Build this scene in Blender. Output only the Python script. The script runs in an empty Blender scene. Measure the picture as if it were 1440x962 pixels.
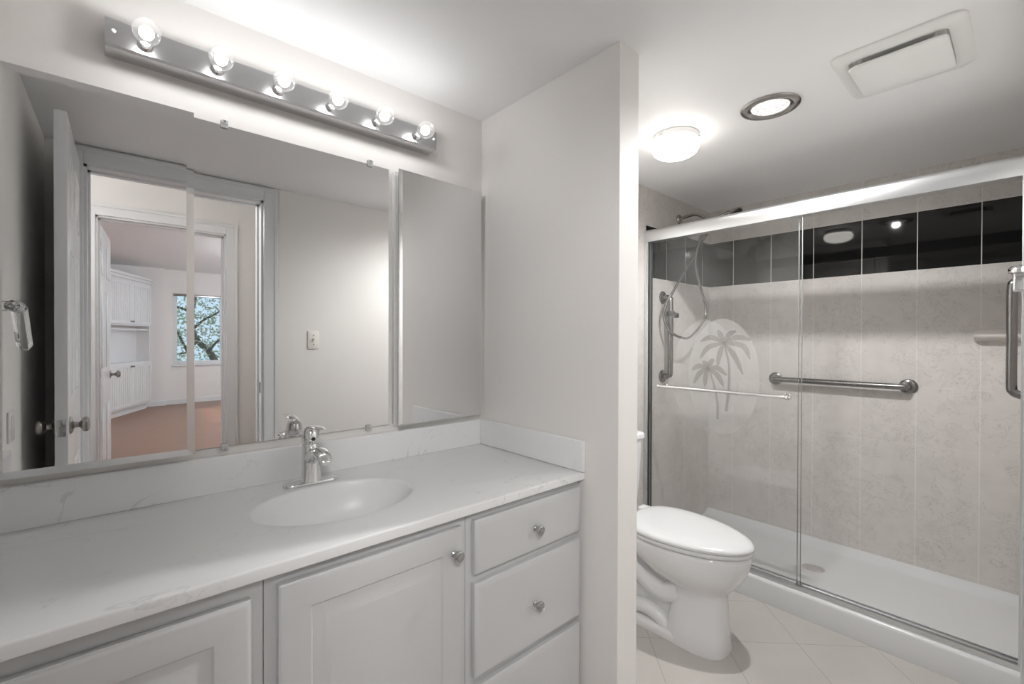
import bpy, bmesh, math, random
from mathutils import Vector, Matrix

C = bpy.context.scene.collection
sc = bpy.context.scene
PI = math.pi

# ------------------------------------------------------------------ camera
CAM_Z = 1.282
yaw, pitch, roll = math.radians(48.571), math.radians(-0.384), math.radians(0.156)
fw = Vector((math.cos(yaw), math.sin(yaw), 0))
rt = Vector((math.sin(yaw), -math.cos(yaw), 0))
upv = Vector((0, 0, 1))
fw2 = fw * math.cos(pitch) + upv * math.sin(pitch)
up2 = upv * math.cos(pitch) - fw * math.sin(pitch)
rt3 = rt * math.cos(roll) + up2 * math.sin(roll)
up3 = up2 * math.cos(roll) - rt * math.sin(roll)
cam_d = bpy.data.cameras.new('camera')
cam = bpy.data.objects.new('camera', cam_d)
C.objects.link(cam)
cam_d.sensor_fit = 'HORIZONTAL'
cam_d.sensor_width = 36.0
cam_d.lens = 638.7 / 1440 * 36.0
cam_d.clip_start = 0.01
m3 = Matrix((rt3, up3, -fw2)).transposed()
cam.matrix_world = Matrix.Translation((0, 0, CAM_Z)) @ m3.to_4x4()
sc.camera = cam

# ------------------------------------------------------------------ world, sun, exposure
world = bpy.data.worlds.new('world')
sc.world = world
world.use_nodes = True
bg = world.node_tree.nodes['Background']
bg.inputs['Color'].default_value = (0.44, 0.58, 0.68, 1)
bg.inputs['Strength'].default_value = 1.1
sun_d = bpy.data.lights.new('sun', 'SUN')
sun = bpy.data.objects.new('sun', sun_d)
C.objects.link(sun)
sun_d.energy = 2.8
sun_d.color = (1, 0.95, 0.86)
sun_d.angle = math.radians(0.6)
sun.rotation_euler = Vector((-3.0, 0.0, -2.1)).to_track_quat('-Z', 'Y').to_euler()

sc.view_settings.view_transform = 'Standard'
sc.view_settings.look = 'None'
sc.view_settings.exposure = 0.68
sc.view_settings.gamma = 1.0
sc.view_settings.use_curve_mapping = False
sc.cycles.max_bounces = 14
sc.cycles.diffuse_bounces = 8
sc.cycles.glossy_bounces = 8
sc.cycles.transmission_bounces = 8
sc.cycles.transparent_max_bounces = 16
sc.cycles.sample_clamp_indirect = 6.0
sc.cycles.caustics_reflective = False
sc.cycles.caustics_refractive = False
sc.cycles.use_denoising = True

BULB_E = 36.0      # filament glow of each vanity bulb
DOME_E = 6.5       # opal dome
SPOT_W = 44.0      # recessed lamp, watts
HALL_FILL_E = 12.0      # added hall ceiling lamp, fill from out of view
HALL_FILL_W = 44.0      # added hall spotlight brightening the vanity side, watts
BED_FILL_E = 100.0       # added bedroom pendant, out of view, brightens the bedroom

# ------------------------------------------------------------------ materials
def new_mat(name):
    m = bpy.data.materials.new(name)
    m.use_nodes = True
    return m, m.node_tree, m.node_tree.nodes['Principled BSDF']

def pmat(name, col, rough=0.5, metal=0.0, spec=0.5, coat=0.0, noise=0.0, nscale=8.0, bump=0.0, bscale=60.0):
    m, t, b = new_mat(name)
    b.inputs['Base Color'].default_value = (*col, 1)
    b.inputs['Roughness'].default_value = rough
    b.inputs['Metallic'].default_value = metal
    b.inputs['Specular IOR Level'].default_value = spec
    b.inputs['Coat Weight'].default_value = coat
    tc = t.nodes.new('ShaderNodeTexCoord')
    if noise > 0:
        n = t.nodes.new('ShaderNodeTexNoise')
        n.inputs['Scale'].default_value = nscale
        n.inputs['Detail'].default_value = 4
        r = t.nodes.new('ShaderNodeMix'); r.data_type = 'RGBA'
        r.inputs[6].default_value = (*[c * (1 - noise) for c in col], 1)
        r.inputs[7].default_value = (*[min(1, c * (1 + noise * .5)) for c in col], 1)
        t.links.new(tc.outputs['Object'], n.inputs['Vector'])
        t.links.new(n.outputs['Fac'], r.inputs[0])
        t.links.new(r.outputs[2], b.inputs['Base Color'])
    if bump > 0:
        n2 = t.nodes.new('ShaderNodeTexNoise')
        n2.inputs['Scale'].default_value = bscale
        n2.inputs['Detail'].default_value = 3
        bp = t.nodes.new('ShaderNodeBump')
        bp.inputs['Strength'].default_value = bump
        bp.inputs['Distance'].default_value = 0.002
        t.links.new(tc.outputs['Object'], n2.inputs['Vector'])
        t.links.new(n2.outputs['Fac'], bp.inputs['Height'])
        t.links.new(bp.outputs['Normal'], b.inputs['Normal'])
    return m

def emat(name, col, strength, base=(0.9, 0.9, 0.9)):
    m, t, b = new_mat(name)
    b.inputs['Base Color'].default_value = (*base, 1)
    b.inputs['Emission Color'].default_value = (*col, 1)
    b.inputs['Emission Strength'].default_value = strength
    b.inputs['Roughness'].default_value = 0.25
    return m

class NT:
    """small helper for math node chains"""
    def __init__(s, t): s.t = t
    def math(s, op, a, b=None, c=None):
        n = s.t.nodes.new('ShaderNodeMath'); n.operation = op
        for i, v in enumerate((a, b, c)):
            if v is None: continue
            if isinstance(v, (int, float)): n.inputs[i].default_value = v
            else: s.t.links.new(v, n.inputs[i])
        return n.outputs[0]
    def mix(s, f, a, b):
        n = s.t.nodes.new('ShaderNodeMix'); n.data_type = 'RGBA'
        for i, v in ((0, f), (6, a), (7, b)):
            if isinstance(v, tuple): n.inputs[i].default_value = (*v, 1)
            elif isinstance(v, (int, float)): n.inputs[i].default_value = v
            else: s.t.links.new(v, n.inputs[i])
        return n.outputs[2]
    def line(s, x, period, offset, width):
        """1 on the joints of a repeat of `period`, else 0"""
        u = s.math('SUBTRACT', x, offset - width / 2)
        u = s.math('FLOORED_MODULO', u, period)
        return s.math('LESS_THAN', u, width)

def tile_wall_mat(name, axis, offset, black_from=None):
    m, t, b = new_mat(name)
    k = NT(t)
    tc = t.nodes.new('ShaderNodeTexCoord')
    sp = t.nodes.new('ShaderNodeSeparateXYZ')
    t.links.new(tc.outputs['Object'], sp.inputs[0])
    u, z = sp.outputs[axis], sp.outputs['Z']
    n = t.nodes.new('ShaderNodeTexNoise'); n.inputs['Scale'].default_value = 15; n.inputs['Detail'].default_value = 6
    n.inputs['Roughness'].default_value = 0.7; n.inputs['Distortion'].default_value = 0.8
    t.links.new(tc.outputs['Object'], n.inputs['Vector'])
    vein = k.math('LESS_THAN', k.math('ABSOLUTE', k.math('SUBTRACT', n.outputs['Fac'], 0.5)), 0.0065)
    n3 = t.nodes.new('ShaderNodeTexNoise'); n3.inputs['Scale'].default_value = 5
    t.links.new(tc.outputs['Object'], n3.inputs['Vector'])
    vein = k.math('MULTIPLY', vein, k.math('MULTIPLY', k.math('GREATER_THAN', n3.outputs['Fac'], 0.45), 0.5))
    n2 = t.nodes.new('ShaderNodeTexNoise'); n2.inputs['Scale'].default_value = 14; n2.inputs['Detail'].default_value = 5
    t.links.new(tc.outputs['Object'], n2.inputs['Vector'])
    base = k.mix(n2.outputs['Fac'], (0.54, 0.51, 0.485), (0.66, 0.63, 0.605))
    base = k.mix(vein, base, (0.24, 0.215, 0.195))
    gu = k.line(u, 0.24, offset, 0.0035)
    gz = k.line(z, 0.3133, 1.657, 0.003)
    grout = k.math('MAXIMUM', gu, k.math('MULTIPLY', gz, 0.5))
    col = k.mix(k.math('MULTIPLY', grout, 0.55), base, (0.76, 0.74, 0.715))
    band = k.math('MULTIPLY', k.math('GREATER_THAN', z, 1.6585), k.math('LESS_THAN', z, 1.9685))
    if black_from is not None:
        band = k.math('MULTIPLY', band, k.math('GREATER_THAN', u, black_from))
    blk = k.math('MULTIPLY', band, k.math('SUBTRACT', 1.0, grout))
    col = k.mix(band, col, k.mix(gu, (0.006, 0.006, 0.006), (0.62, 0.60, 0.57)))
    t.links.new(col, b.inputs['Base Color'])
    t.links.new(k.math('MULTIPLY_ADD', blk, -0.26, 0.30), b.inputs['Roughness'])
    t.links.new(k.math('MULTIPLY_ADD', blk, -0.12, 0.5), b.inputs['Specular IOR Level'])
    bp = t.nodes.new('ShaderNodeBump'); bp.inputs['Strength'].default_value = 0.25; bp.inputs['Distance'].default_value = 0.001
    t.links.new(k.math('SUBTRACT', 1.0, k.math('MAXIMUM', grout, k.math('MULTIPLY', vein, k.math('SUBTRACT', 1.0, band)))), bp.inputs['Height'])
    t.links.new(bp.outputs['Normal'], b.inputs['Normal'])
    return m

def floor_tile_mat():
    m, t, b = new_mat('diagonal_floor_tile')
    k = NT(t)
    tc = t.nodes.new('ShaderNodeTexCoord')
    sp = t.nodes.new('ShaderNodeSeparateXYZ')
    t.links.new(tc.outputs['Object'], sp.inputs[0])
    X, Y = sp.outputs['X'], sp.outputs['Y']
    u = k.math('MULTIPLY', k.math('ADD', X, Y), 0.70711)
    v = k.math('MULTIPLY', k.math('SUBTRACT', X, Y), 0.70711)
    g = k.math('MAXIMUM', k.line(u, 0.308, 1.977, 0.003), k.line(v, 0.308, 1.087, 0.003))
    n = t.nodes.new('ShaderNodeTexNoise'); n.inputs['Scale'].default_value = 5; n.inputs['Detail'].default_value = 6
    t.links.new(tc.outputs['Object'], n.inputs['Vector'])
    base = k.mix(n.outputs['Fac'], (0.42, 0.398, 0.375), (0.53, 0.507, 0.484))
    t.links.new(k.mix(g, base, (0.33, 0.305, 0.28)), b.inputs['Base Color'])
    b.inputs['Roughness'].default_value = 0.28
    return m

def wood_floor_mat():
    m, t, b = new_mat('red_oak_boards')
    k = NT(t)
    tc = t.nodes.new('ShaderNodeTexCoord')
    sp = t.nodes.new('ShaderNodeSeparateXYZ')
    t.links.new(tc.outputs['Object'], sp.inputs[0])
    X, Y = sp.outputs['X'], sp.outputs['Y']
    mp = t.nodes.new('ShaderNodeMapping'); mp.inputs['Scale'].default_value = (1.2, 14, 1)
    t.links.new(tc.outputs['Object'], mp.inputs['Vector'])
    n = t.nodes.new('ShaderNodeTexNoise'); n.inputs['Scale'].default_value = 2.2; n.inputs['Detail'].default_value = 5
    t.links.new(mp.outputs[0], n.inputs['Vector'])
    base = k.mix(n.outputs['Fac'], (0.16, 0.075, 0.040), (0.34, 0.165, 0.095))
    g = k.line(Y, 0.16, 0.0, 0.008)
    t.links.new(k.mix(k.math('MULTIPLY', g, .6), base, (0.10, 0.04, 0.02)), b.inputs['Base Color'])
    b.inputs['Roughness'].default_value = 0.3
    return m

def marble_mat():
    m, t, b = new_mat('white_cultured_marble')
    k = NT(t)
    tc = t.nodes.new('ShaderNodeTexCoord')
    mp = t.nodes.new('ShaderNodeMapping'); mp.inputs['Rotation'].default_value = (0, 0, 0.5); mp.inputs['Scale'].default_value = (1.0, 3.0, 1.6)
    t.links.new(tc.outputs['Object'], mp.inputs['Vector'])
    n = t.nodes.new('ShaderNodeTexNoise'); n.inputs['Scale'].default_value = 3.4; n.inputs['Detail'].default_value = 7
    n.inputs['Distortion'].default_value = 1.2
    t.links.new(mp.outputs[0], n.inputs['Vector'])
    d = k.math('ABSOLUTE', k.math('SUBTRACT', n.outputs['Fac'], 0.5))
    v = k.math('SUBTRACT', 1.0, k.math('MINIMUM', k.math('MULTIPLY', d, 130.0), 1.0))
    n2 = t.nodes.new('ShaderNodeTexNoise'); n2.inputs['Scale'].default_value = 4.5
    t.links.new(tc.outputs['Object'], n2.inputs['Vector'])
    v = k.math('MULTIPLY', v, k.math('MULTIPLY', k.math('MAXIMUM', k.math('SUBTRACT', n2.outputs['Fac'], 0.45), 0.0), 3.2))
    t.links.new(k.mix(v, (0.79, 0.795, 0.80), (0.50, 0.50, 0.50)), b.inputs['Base Color'])
    b.inputs['Roughness'].default_value = 0.32
    return m

def lens_mat():
    m, t, b = new_mat('faceted_lamp_lens')
    k = NT(t)
    tc = t.nodes.new('ShaderNodeTexCoord')
    v = t.nodes.new('ShaderNodeTexVoronoi'); v.inputs['Scale'].default_value = 70
    t.links.new(tc.outputs['Object'], v.inputs['Vector'])
    b.inputs['Base Color'].default_value = (.5, .5, .5, 1); b.inputs['Roughness'].default_value = 0.1
    b.inputs['Emission Color'].default_value = (1, .96, .92, 1)
    t.links.new(k.math('MULTIPLY_ADD', v.outputs['Distance'], 0.75, 0.12), b.inputs['Emission Strength'])
    return m

def thin_glass(name, tint=(1, 1, 1), refl=1.0, rough=0.0, haze=0.0, hazecol=(.8, .8, .8)):
    m = bpy.data.materials.new(name); m.use_nodes = True
    t = m.node_tree; t.nodes.clear()
    out = t.nodes.new('ShaderNodeOutputMaterial')
    tr = t.nodes.new('ShaderNodeBsdfTransparent'); tr.inputs[0].default_value = (*tint, 1)
    gl = t.nodes.new('ShaderNodeBsdfGlossy'); gl.inputs['Roughness'].default_value = rough
    gl.inputs['Color'].default_value = (1, 1, 1, 1)
    k = NT(t)
    lw = t.nodes.new('ShaderNodeLayerWeight'); lw.inputs['Blend'].default_value = 0.5
    fres = k.math('MULTIPLY_ADD', k.math('POWER', lw.outputs['Facing'], 5.0), 0.96, 0.04)
    mu = t.nodes.new('ShaderNodeMath'); mu.operation = 'MULTIPLY'; mu.inputs[1].default_value = refl; mu.use_clamp = True
    t.links.new(fres, mu.inputs[0])
    mx = t.nodes.new('ShaderNodeMixShader')
    t.links.new(mu.outputs[0], mx.inputs[0]); t.links.new(tr.outputs[0], mx.inputs[1]); t.links.new(gl.outputs[0], mx.inputs[2])
    last = mx.outputs[0]
    if haze > 0:
        df = t.nodes.new('ShaderNodeBsdfDiffuse'); df.inputs[0].default_value = (*hazecol, 1)
        m2 = t.nodes.new('ShaderNodeMixShader'); m2.inputs[0].default_value = haze
        t.links.new(last, m2.inputs[1]); t.links.new(df.outputs[0], m2.inputs[2]); last = m2.outputs[0]
    t.links.new(last, out.inputs[0])
    return m

M = {}
M['wall'] = pmat('warm_white_wall_paint', (0.80, 0.783, 0.762), 0.55, noise=0.02, nscale=3, bump=0.05, bscale=90)
M['ceiling'] = pmat('white_ceiling_paint', (0.855, 0.86, 0.868), 0.6, bump=0.05, bscale=80)
M['trim'] = pmat('white_trim_paint', (0.74, 0.75, 0.76), 0.3, noise=0.01)
M['door'] = pmat('white_door_paint', (0.76, 0.77, 0.78), 0.25, noise=0.01)
M['cab'] = pmat('white_cabinet_thermofoil', (0.59, 0.595, 0.602), 0.35, noise=0.015, nscale=5)
M['cabin'] = pmat('white_melamine', (0.72, 0.72, 0.72), 0.4, noise=0.01)
M['marble'] = marble_mat()
M['porc'] = pmat('white_porcelain', (0.72, 0.725, 0.735), 0.06, coat=0.4, noise=0.005)
M['seat'] = pmat('white_seat_plastic', (0.66, 0.665, 0.675), 0.18, noise=0.005)
M['acrylic'] = pmat('white_pan_acrylic', (0.67, 0.68, 0.69), 0.22, noise=0.03, nscale=4)
M['chrome'] = pmat('polished_chrome', (0.80, 0.80, 0.80), 0.06, 1.0, noise=0.01)
M['steel'] = pmat('brushed_steel', (0.50, 0.50, 0.50), 0.2, 1.0, noise=0.05, nscale=30)
M['bar'] = pmat('satin_chrome_plate', (0.66, 0.66, 0.67), 0.2, 1.0, noise=0.04, nscale=20)
M['nickel'] = pmat('brushed_nickel', (0.42, 0.40, 0.38), 0.25, 1.0, noise=0.04, nscale=40)
M['alum'] = pmat('bright_anodised_aluminium', (0.74, 0.75, 0.76), 0.3, 1.0, noise=0.02, nscale=30)
M['gun'] = pmat('darkened_steel', (0.26, 0.255, 0.25), 0.18, 1.0, noise=0.05, nscale=30)
M['dark'] = pmat('black_plastic', (0.03, 0.03, 0.03), 0.4, noise=0.1)
M['seal'] = pmat('dark_rubber_seal', (0.05, 0.055, 0.055), 0.5, noise=0.1)
M['mirror'] = pmat('silvered_mirror', (0.80, 0.80, 0.80), 0.0, 1.0)
M['white'] = pmat('white_plastic', (0.80, 0.80, 0.79), 0.3, noise=0.01)
M['ivory'] = pmat('ivory_switch_plastic', (0.80, 0.78, 0.73), 0.3, noise=0.01)
M['paper'] = pmat('white_tissue', (0.85, 0.85, 0.84), 0.9, noise=0.05, nscale=60)
M['ceramic'] = pmat('beige_ceramic', (0.60, 0.565, 0.535), 0.2, noise=0.06, nscale=14)
M['glass'] = thin_glass('clear_shower_glass', (0.993, 0.995, 0.995), 0.55)
M['edge'] = pmat('glass_edge', (0.22, 0.235, 0.235), 0.15, noise=0.05)
M['etch'] = thin_glass('frosted_etching', (0.97, 0.97, 0.97), 0.3, 0.3, 0.085, (0.80, 0.80, 0.79))
M['palm'] = thin_glass('etched_palm', (0.80, 0.795, 0.79), 0.1, 0.4, 0.02, (0.40, 0.39, 0.38))
M['bulbglass'] = thin_glass('clear_bulb_glass', (0.99, 0.99, 0.99), 1.6, 0.02, 0.012, (1, 1, 1))
M['winglass'] = thin_glass('window_glass', (0.95, 0.97, 0.98), 0.6)
M['clip'] = thin_glass('clear_clip_plastic', (.92, .92, .92), 1.5, 0.1, 0.35, (.85, .85, .85))
m, t, b = new_mat('clear_acrylic')
b.inputs['Base Color'].default_value = (0.97, 0.98, 0.98, 1); b.inputs['Roughness'].default_value = 0.02
b.inputs['Transmission Weight'].default_value = 1.0; b.inputs['IOR'].default_value = 1.49
M['clear'] = m
M['filament'] = emat('bulb_filament_glow', (1, 0.99, 0.98), BULB_E)
M['opal'] = emat('opal_glass_glow', (1, 0.95, 0.88), DOME_E)
M['lamp'] = lens_mat()
M['bed'] = emat('bedroom_fill_glow', (0.85, 0.93, 1.0), BED_FILL_E)  # glow of the added bedroom fill pendant
M['hall'] = emat('hall_fill_glow', (1, 0.99, 0.98), HALL_FILL_E)  # glow of the added hall fill lamp
M['bark'] = pmat('tree_bark', (0.09, 0.075, 0.06), 0.9, noise=0.3, nscale=10)
M['leaf'] = pmat('pale_green_leaf', (0.46, 0.47, 0.30), 0.6, noise=0.5, nscale=4)
M['wood'] = wood_floor_mat()
M['floortile'] = floor_tile_mat()
M['tileY'] = tile_wall_mat('shower_tile_along_y', 'Y', 0.151)
M['tileX'] = tile_wall_mat('shower_tile_along_x', 'X', 0.013 + 0.24, 2.41)
M['tileE'] = tile_wall_mat('shower_tile_end', 'X', 0.013 + 0.24, 2.41)

# ------------------------------------------------------------------ geometry helpers
class MB:
    def __init__(s): s.bm = bmesh.new()
    def merge(s, b2, mat=None):
        if mat is not None: bmesh.ops.transform(b2, matrix=mat, verts=b2.verts)
        me = bpy.data.meshes.new('tmp'); b2.to_mesh(me); b2.free()
        s.bm.from_mesh(me); bpy.data.meshes.remove(me)
        return s
    def box(s, x0, x1, y0, y1, z0, z1, bev=0.0, seg=2, mat=None):
        b = bmesh.new()
        bmesh.ops.create_cube(b, size=1)
        for v in b.verts:
            v.co = Vector(((x0 + x1) / 2 + v.co.x * (x1 - x0), (y0 + y1) / 2 + v.co.y * (y1 - y0), (z0 + z1) / 2 + v.co.z * (z1 - z0)))
        if bev > 0: bmesh.ops.bevel(b, geom=b.edges[:], offset=bev, segments=seg, profile=0.5, affect='EDGES')
        return s.merge(b, mat)
    def ring(s, secs, cap0=True, cap1=True, closed=False):
        """loft a list of equal-length loops"""
        b = bmesh.new()
        L = [[b.verts.new(p) for p in sec] for sec in secs]
        n = len(L[0])
        rng = range(len(L)) if closed else range(len(L) - 1)
        for i in rng:
            a, c = L[i], L[(i + 1) % len(L)]
            for j in range(n):
                b.faces.new((a[j], a[(j + 1) % n], c[(j + 1) % n], c[j]))
        if not closed:
            if cap0: b.faces.new(list(reversed(L[0])))
            if cap1: b.faces.new(L[-1])
        bmesh.ops.recalc_face_normals(b, faces=b.faces[:])
        return s.merge(b)
    def lathe(s, prof, base, axis, seg=32, cap0=True, cap1=True):
        """prof: list of (radius, distance along axis)"""
        axis = Vector(axis).normalized(); base = Vector(base)
        q = Vector((0, 0, 1)).rotation_difference(axis)
        secs = []
        for r, h in prof:
            r = max(r, 1e-4)
            secs.append([base + q @ Vector((r * math.cos(2 * PI * i / seg), r * math.sin(2 * PI * i / seg), h)) for i in range(seg)])
        return s.ring(secs, cap0, cap1)
    def cyl(s, p0, p1, r, seg=24):
        p0, p1 = Vector(p0), Vector(p1)
        L = (p1 - p0).length
        return s.lathe([(r, 0), (r, L)], p0, p1 - p0, seg)
    def tube(s, pts, r, seg=12, smooth=0):
        pts = [Vector(p) for p in pts]
        if smooth: pts = catmull(pts, smooth)
        rr = r if isinstance(r, (list, tuple)) else None
        secs = []
        t0 = (pts[1] - pts[0]).normalized()
        nrm = t0.orthogonal().normalized()
        for i, p in enumerate(pts):
            a = pts[max(i - 1, 0)]; c = pts[min(i + 1, len(pts) - 1)]
            t = (c - a).normalized()
            nrm = (nrm - t * nrm.dot(t)).normalized()
            bn = t.cross(nrm)
            ra = (rr[0] + (rr[1] - rr[0]) * i / (len(pts) - 1)) if rr else r
            secs.append([p + nrm * (ra * math.cos(2 * PI * k / seg)) + bn * (ra * math.sin(2 * PI * k / seg)) for k in range(seg)])
        return s.ring(secs)
    def sphere(s, c, r, sx=1, sy=1, sz=1, seg=24, rings=14):
        b = bmesh.new()
        bmesh.ops.create_uvsphere(b, u_segments=seg, v_segments=rings, radius=r)
        for v in b.verts: v.co = Vector((c[0] + v.co.x * sx, c[1] + v.co.y * sy, c[2] + v.co.z * sz))
        return s.merge(b)
    def prism(s, poly, axis, a0, a1, bev=0.0):
        """extrude a 2D polygon: axis 'X' poly=(y,z); 'Y' poly=(x,z); 'Z' poly=(x,y)"""
        def P(p, a):
            return {'X': (a, p[0], p[1]), 'Y': (p[0], a, p[1]), 'Z': (p[0], p[1], a)}[axis]
        b = bmesh.new()
        A = [b.verts.new(P(p, a0)) for p in poly]; B = [b.verts.new(P(p, a1)) for p in poly]
        n = len(poly)
        b.faces.new(A); b.faces.new(list(reversed(B)))
        for i in range(n): b.faces.new((A[i], B[i], B[(i + 1) % n], A[(i + 1) % n]))
        bmesh.ops.recalc_face_normals(b, faces=b.faces[:])
        if bev > 0: bmesh.ops.bevel(b, geom=b.edges[:], offset=bev, segments=2, profile=0.5, affect='EDGES')
        return s.merge(b)
    def xform(s, mat):
        bmesh.ops.transform(s.bm, matrix=mat, verts=s.bm.verts); return s
    def build(s, name, mat, parent=None, smooth=True, label=None, ang=35):
        me = bpy.data.meshes.new(name)
        s.bm.to_mesh(me); s.bm.free()
        me.materials.append(mat)
        if smooth:
            for p in me.polygons: p.use_smooth = True
            try: me.set_sharp_from_angle(angle=math.radians(ang))
            except Exception: pass
        o = bpy.data.objects.new(name, me)
        C.objects.link(o)
        if parent is not None:
            o.parent = parent
            loc = Vector(parent.location)      # meshes carry world coordinates, only a thing's Empty has a location
            o.matrix_parent_inverse = Matrix.Translation(-loc)
        if label: o['label'] = label
        return o

def catmull(pts, n):
    out = []
    P = [2 * pts[0] - pts[1]] + list(pts) + [2 * pts[-1] - pts[-2]]
    for i in range(1, len(P) - 2):
        for k in range(n):
            t = k / n
            a, b, c, d = P[i - 1], P[i], P[i + 1], P[i + 2]
            out.append(0.5 * ((2 * b) + (c - a) * t + (2 * a - 5 * b + 4 * c - d) * t * t + (3 * b - a - 3 * c + d) * t ** 3))
    out.append(P[-2])
    return out

def tag(o, label, cat, group=None):
    o['label'] = label; o['category'] = cat
    if group: o['group'] = group
    return o

def thing(name, loc, label, cat, group=None):
    o = bpy.data.objects.new(name, None)
    o.empty_display_size = 0.05
    C.objects.link(o); o.location = loc
    return tag(o, label, cat, group)

def struct(name, mb, mat, smooth=False):
    o = mb.build(name, mat, None, smooth)
    o['kind'] = 'structure'
    return o

def boxes(*bs):
    m = MB()
    for b in bs: m.box(*b)
    return m

# ------------------------------------------------------------------ the room shell
WY, WX, CZ = 1.524, 3.241, 2.197         # mirror wall, shower back wall, ceiling
XL, YD = -0.25, -0.016                   # left wall, wall with the doorway
XP0, XP1, YP = 1.171, 1.2745, 0.8305     # partition
OX0, OX1, OZ = -0.126, 0.695, 2.115      # doorway opening (same for the bedroom)
XO = 2.38                                # outer face of the shower curb

struct('floor', boxes((-.36, 3.36, -0.075, 1.63, -.10, 0.0)), M['floortile'])
struct('ceiling', boxes((-.36, 3.36, -0.126, 1.63, CZ, CZ + .1)), M['ceiling'])
struct('wall_vanity', boxes((-.36, 2.16, WY, WY + .1, 0, CZ)), M['wall'])
struct('wall_tiled_side', boxes((2.16, 3.36, WY - .004, WY + .1, 0, CZ)), M['tileX'])
struct('wall_shower', boxes((WX, WX + .1, YD - .1, WY - .004, 0, CZ)), M['tileY'])
struct('wall_left', boxes((XL - .1, XL, YD - .11, WY, 0, CZ)), M['wall'])
struct('wall_partition', boxes((XP0, XP1, YP, WY, 0, CZ, .002)), M['wall'])
struct('wall_door', boxes((XL, OX0, YD - .11, YD, 0, CZ), (OX1, XO - .02, YD - .11, YD, 0, CZ), (OX0, OX1, YD - .11, YD, OZ, CZ)), M['wall'])
struct('wall_shower_end', boxes((XO - .02, WX, YD - .11, YD + .004, 0, CZ)), M['tileE'])

def casing(name, yf, side, w=0.072, th=0.014, zt=None):
    """door casing on the face y=yf, standing off towards `side`"""
    zt = zt or OZ + w
    y0, y1 = sorted((yf, yf + side * th))
    m = MB()
    m.box(OX0 - w, OX0 + .006, y0, y1, 0, zt, .003)
    m.box(OX1 - .006, OX1 + w, y0, y1, 0, zt, .003)
    m.box(OX0 + .006, OX1 - .006, y0, y1, OZ - .006, zt, .003)
    y2 = yf + side * (th + .004)
    ya, yb = sorted((yf, y2))
    m.box(OX0 - w, OX0 - w + .02, ya, yb, 0, zt, .003)
    m.box(OX1 + w - .02, OX1 + w, ya, yb, 0, zt, .003)
    m.box(OX0 - w + .02, OX1 + w - .02, ya, yb, zt - .02, zt, .003)
    return struct(name, m, M['trim'])

def jamb(name, ya, yb):
    m = MB()
    t_ = .018
    m.box(OX0, OX0 + t_, ya, yb, 0, OZ); m.box(OX1 - t_, OX1, ya, yb, 0, OZ); m.box(OX0, OX1, ya, yb, OZ - t_, OZ)
    ym = ya + (yb - ya) * .45
    m.box(OX0 + t_, OX0 + t_ + .01, ym - .03, ym, 0, OZ - t_); m.box(OX1 - t_ - .01, OX1 - t_, ym - .03, ym, 0, OZ - t_)
    m.box(OX0 + t_, OX1 - t_, ym - .03, ym, OZ - t_ - .01, OZ - t_)
    return struct(name, m, M['trim'])

casing('trim_1', YD, 1)
jamb('trim_2', YD - .11, YD)
# hall behind the doorway
HY = -1.20
struct('floor_hall', boxes((-1.3, 4.2, -8.2, -0.075, -.10, -0.001)), M['wood'])
struct('ceiling_hall', boxes((-.9, .92, HY, YD - .11, 2.40, 2.5)), M['ceiling'])
struct('wall_hall_right', boxes((.898, 1.0, HY, YD - .11, 0, 2.4)), M['wall'])
struct('wall_hall_left', boxes((-.9, -.8, HY, YD - .11, 0, 2.4)), M['wall'])
struct('wall_hall_front', boxes((-.9, XL - .1, YD - .11, YD - .05, 0, 2.4), (XL - .1, .9, YD - .11, YD - .105, CZ, 2.4)), M['wall'])
struct('wall_bedroom_door', boxes((-1.2, OX0, HY - .1, HY, 0, 2.6), (OX1, 4.0, HY - .1, HY, 0, 2.6), (OX0, OX1, HY - .1, HY, OZ, 2.6)), M['wall'])
casing('trim_3', HY, 1)
jamb('trim_4', HY - .1, HY)
# bedroom
BY = -8.0
BZ = 2.60
WX0, WX1, WZ0, WZ1 = 0.745, 1.76, 0.76, 2.15
struct('ceiling_bedroom', boxes((-1.3, 4.1, BY - .1, HY - .1, BZ, BZ + .1)), M['ceiling'])
struct('wall_bedroom_far', boxes((-1.2, WX0, BY - .1, BY, 0, BZ), (WX1, 4.1, BY - .1, BY, 0, BZ), (WX0, WX1, BY - .1, BY, 0, WZ0), (WX0, WX1, BY - .1, BY, WZ1, BZ), (-1.2, .616, BY, BY + .12, 0, BZ)), M['wall'])
struct('wall_bedroom_left', boxes((-1.3, -1.2, BY - .1, HY, 0, BZ)), M['wall'])
struct('wall_bedroom_right', boxes((4.0, 4.1, BY, -7.06, 0, BZ), (4.0, 4.1, -5.1, HY, 0, BZ), (4.0, 4.1, -7.06, -5.1, 0, .25), (4.0, 4.1, -7.06, -5.1, 2.1, BZ)), M['wall'])
struct('baseboard_far', boxes((.616, 4.0, BY, BY + .014, 0, .09), (-1.2, .628, BY + .12, BY + .134, 0, .09)), M['trim'])
win = MB()
f_ = .07
for b_ in ((WX0, WX0 + f_, WZ0, WZ1), (WX1 - f_, WX1, WZ0, WZ1), (WX0 + f_, WX1 - f_, WZ0, WZ0 + f_), (WX0 + f_, WX1 - f_, WZ1 - .03, WZ1)):
    win.box(b_[0], b_[1], BY - .07, BY - .01, b_[2], b_[3], .004)
win.box(WX0 - .02, WX1 + .02, BY - .01, BY + .03, WZ0 - .03, WZ0, .004)
w1 = struct('window_1', win, M['trim'])
MB().box(WX0 + f_, WX1 - f_, BY - .045, BY - .04, WZ0 + f_, WZ1 - .03).build('glass', M['winglass'], w1, False)
MB().box(WX0 + .01, WX1 - .01, BY - .008, BY + .02, WZ1 - .05, WZ1 - .005, .004).build('blind_headrail', M['nickel'], w1)
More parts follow.
